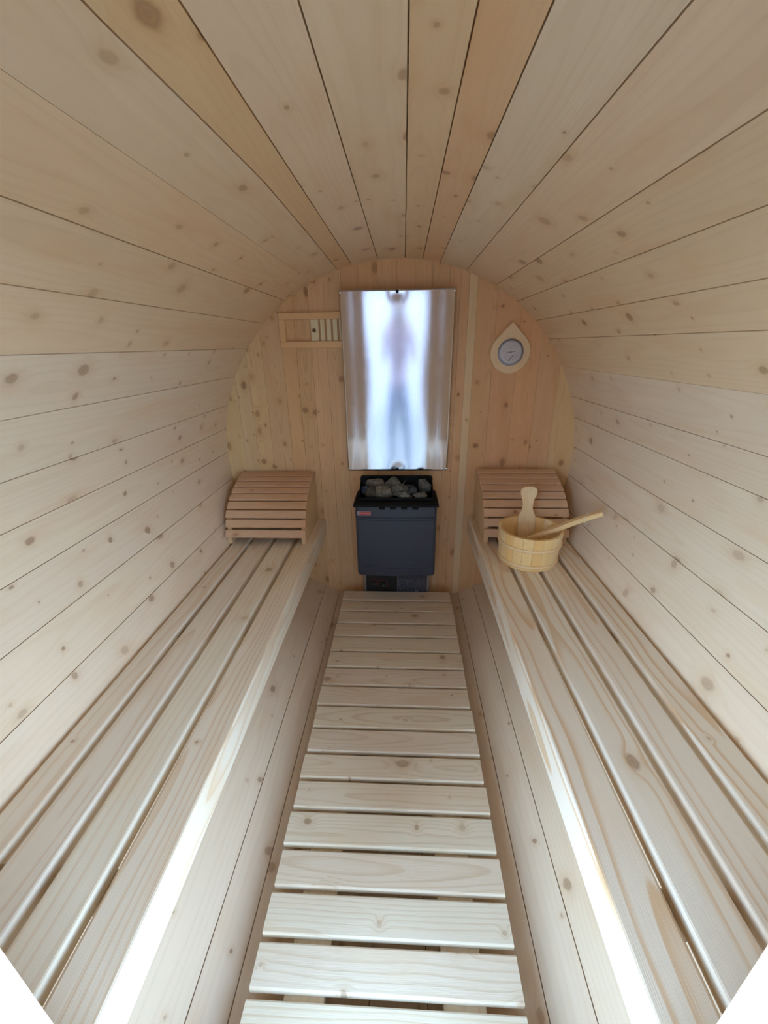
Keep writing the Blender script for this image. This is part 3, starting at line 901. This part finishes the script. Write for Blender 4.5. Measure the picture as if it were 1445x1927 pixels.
put('needle', plate('needle', [(-.020, .0002), (.022, .0042), (.022, .0028), (-.020, -.0016)], -.0215, -.0207, M['needle']), thermo, TM)
put('needle', plate('needle', [(-.009, -.040), (.014, -.014), (.0122, -.0125), (-.0108, -.0385)], -.0215, -.0207, M['needle']), thermo, TM)
put('needle_hub', disc('needle_hub', .0032, -.0225, -.0207, M['needle'], 14), thermo, TM)
put('symbol', disc('symbol', .0022, -.0208, -.0203, M['dial_ring'], 10, 0, .021), thermo, TM)
put('cover_glass', lathe('cover_glass', [(.0615, 0), (.0600, .004), (.048, .0075), (.030, .0095), (.0001, .0105)], M['glass'], 40), thermo, TM @ T(0, -.0195, 0) @ Matrix.Rotation(rad(90), 4, 'X'))

# ------------------------------------------------------------------ the photographer, seen mirrored in the steel sheet
def skin_body(name, joints, bones, rad_, root_i, subdiv=2):
    me = bpy.data.meshes.new(name)
    me.from_pydata(joints, bones, [])
    o = bpy.data.objects.new(name, me)
    COL.objects.link(o)
    sk = o.modifiers.new('skin', 'SKIN')
    sk.use_smooth_shade = True
    for i, d_ in enumerate(me.skin_vertices[0].data):
        r_ = rad_[i]
        d_.radius = r_ if isinstance(r_, tuple) else (r_, r_)
        d_.use_root = (i == root_i)
    sb = o.modifiers.new('sub', 'SUBSURF')
    sb.levels = sb.render_levels = subdiv
    dg = bpy.context.evaluated_depsgraph_get()
    res = bpy.data.meshes.new_from_object(o.evaluated_get(dg))
    bpy.data.objects.remove(o)
    res.name = name
    res.polygons.foreach_set('use_smooth', [True] * len(res.polygons))
    return res
PX, PY, PZ = 0.03, -0.52, -1.0195
J, B_, Rr = [], [], []
def jn(x, y, z, r, par=None):
    J.append((PX + x, PY + y, PZ + z)); Rr.append(r)
    if par is not None: B_.append((par, len(J) - 1))
    return len(J) - 1
pel = jn(0, 0, .93, (.135, .10))
wst = jn(0, .0, 1.08, (.125, .09), pel)
che = jn(0, .01, 1.28, (.15, .105), wst)
nkb = jn(0, .015, 1.425, (.085, .07), che)
nk = jn(0, .025, 1.50, .052, nkb)
chin = jn(0, .045, 1.56, (.060, .066), nk)
hd = jn(0, .035, 1.645, (.074, .092), chin)
crown = jn(0, .03, 1.715, (.050, .062), hd)
M_skin = plain('skin_tone', (0.55, 0.34, 0.26), 0.5)
M_top = plain('lilac_jersey', (0.34, 0.27, 0.34), 0.9)
M_jean = plain('blue_denim', (0.10, 0.13, 0.20), 0.9)
M_shoe = plain('shoe_leather', (0.05, 0.045, 0.045), 0.5)
M_hair = plain('brown_hair', (0.10, 0.06, 0.04), 0.6)
wrists = []
for sx in (-1, 1):
    sh_ = jn(sx * .165, .005, 1.40, .062, nkb)
    ub = jn(sx * .205, .05, 1.26, .050, sh_)
    el = jn(sx * .225, .13, 1.19, .043, ub)
    fa = jn(sx * .155, .215, 1.345, .037, el)
    wr = jn(sx * .085, .300, 1.475, .026, fa)
    pm = jn(sx * .062, .325, 1.515, (.020, .032), wr)
    tip_ = jn(sx * .052, .338, 1.545, (.014, .028), pm)
    wrists.append((sx, tip_))
    hp = jn(sx * .085, 0, .86, (.092, .095), pel)
    th_ = jn(sx * .095, .01, .68, .078, hp)
    kn_ = jn(sx * .10, .02, .50, .058, th_)
    cf = jn(sx * .105, .0, .34, .056, kn_)
    an = jn(sx * .11, -.01, .09, .040, cf)
    hl = jn(sx * .112, .03, .045, (.042, .040), an)
    bl_ = jn(sx * .122, .14, .036, (.043, .030), hl)
    to = jn(sx * .126, .19, .032, (.036, .026), bl_)
body_me = skin_body('body', J, B_, Rr, pel)
for m_ in (M_skin, M_top, M_jean, M_shoe):
    body_me.materials.append(m_)
for p_ in body_me.polygons:
    c_ = p_.center
    h_ = c_.z - PZ
    yy = c_.y - PY
    if h_ < .085: p_.material_index = 3
    elif h_ < .98 and yy < .2: p_.material_index = 2
    elif h_ < 1.462 and not (yy > .285): p_.material_index = 1
    else: p_.material_index = 0
person = root('person', (PX, PY, PZ), 'person in a lilac grey top reflected in the steel sheet, taking the picture', 'person')
put('body', body_me, person)
# hair, face
hv = []
cap = skin_body('hair', [(PX, PY + .000, PZ + 1.57), (PX, PY + .002, PZ + 1.63), (PX, PY + .008, PZ + 1.69), (PX, PY + .02, PZ + 1.735), (PX, PY + .024, PZ + 1.755)], [(0, 1), (1, 2), (2, 3), (3, 4)], [(.060, .055), (.080, .078), (.086, .094), (.062, .072), (.02, .025)], 1, 3)
cap.materials.append(M_hair)
put('hair', cap, person)
def ball(name, r, loc, mat, sc=(1, 1, 1)):
    bm = bmesh.new()
    bmesh.ops.create_icosphere(bm, subdivisions=2, radius=r)
    for v_ in bm.verts:
        v_.co = Vector((v_.co.x * sc[0], v_.co.y * sc[1], v_.co.z * sc[2]))
    me_ = bpy.data.meshes.new(name); bm.to_mesh(me_); bm.free()
    me_.materials.append(mat)
    me_.polygons.foreach_set('use_smooth', [True] * len(me_.polygons))
    return put(name, me_, person, T(*loc))
for sx in (-1, 1):
    ball('eye', .012, (PX + sx * .031, PY + .117, PZ + 1.640), M['white'])
    ball('pupil', .006, (PX + sx * .031, PY + .126, PZ + 1.639), M['needle'])
    ball('ear', .026, (PX + sx * .078, PY + .03, PZ + 1.632), M_skin, (.35, .7, 1.2))
ball('nose', .016, (PX, PY + .130, PZ + 1.612), M_skin, (.8, 1, 1.5))
ball('mouth', .022, (PX, PY + .113, PZ + 1.572), M['badge_red'], (1, .4, .3))
# phone in both hands, lens just behind the point of view; fingers close round its edges
ph_c = Vector((0.03532, -0.13569, 0.56413)) - FZ * 0.016 - UY * 0.052 - RX * 0.012
phm = frame(ph_c, RX, FZ, UY)
phone = put('phone', box('phone', (-.036, -.004, -.074), (.036, .004, .074), M['panel'], .003, 2), None, phm)
phone['label'] = 'black phone held up in both hands by the person outside'
phone['category'] = 'phone'
for sx, ti in wrists:
    base = Vector(J[ti])
    for k in range(4):
        tgt = ph_c + RX * (sx * .041) + UY * (-.012 - .019 * k)
        st = base + (tgt - base) * .15 - Vector((0, 0, .010 * k - .012))
        end = tgt + FZ * .010 - RX * (sx * .012)
        fm = skin_body('finger', [st, tgt - FZ * .010 + RX * (sx * .004), tgt + FZ * .006 + RX * sx * .003, end + FZ * .003], [(0, 1), (1, 2), (2, 3)], [.0095, .0085, .008, .007], 0, 1)
        fm.materials.append(M_skin)
        put('finger', fm, person)
    tgt = ph_c + RX * (sx * .022) - UY * .045 - FZ * .012
    fm = skin_body('thumb', [base - Vector((0, 0, .022)), base + (tgt - base) * .6 - FZ * .014 - UY * .01, tgt], [(0, 1), (1, 2)], [.012, .011, .009], 0, 1)
    fm.materials.append(M_skin)
    put('thumb', fm, person)
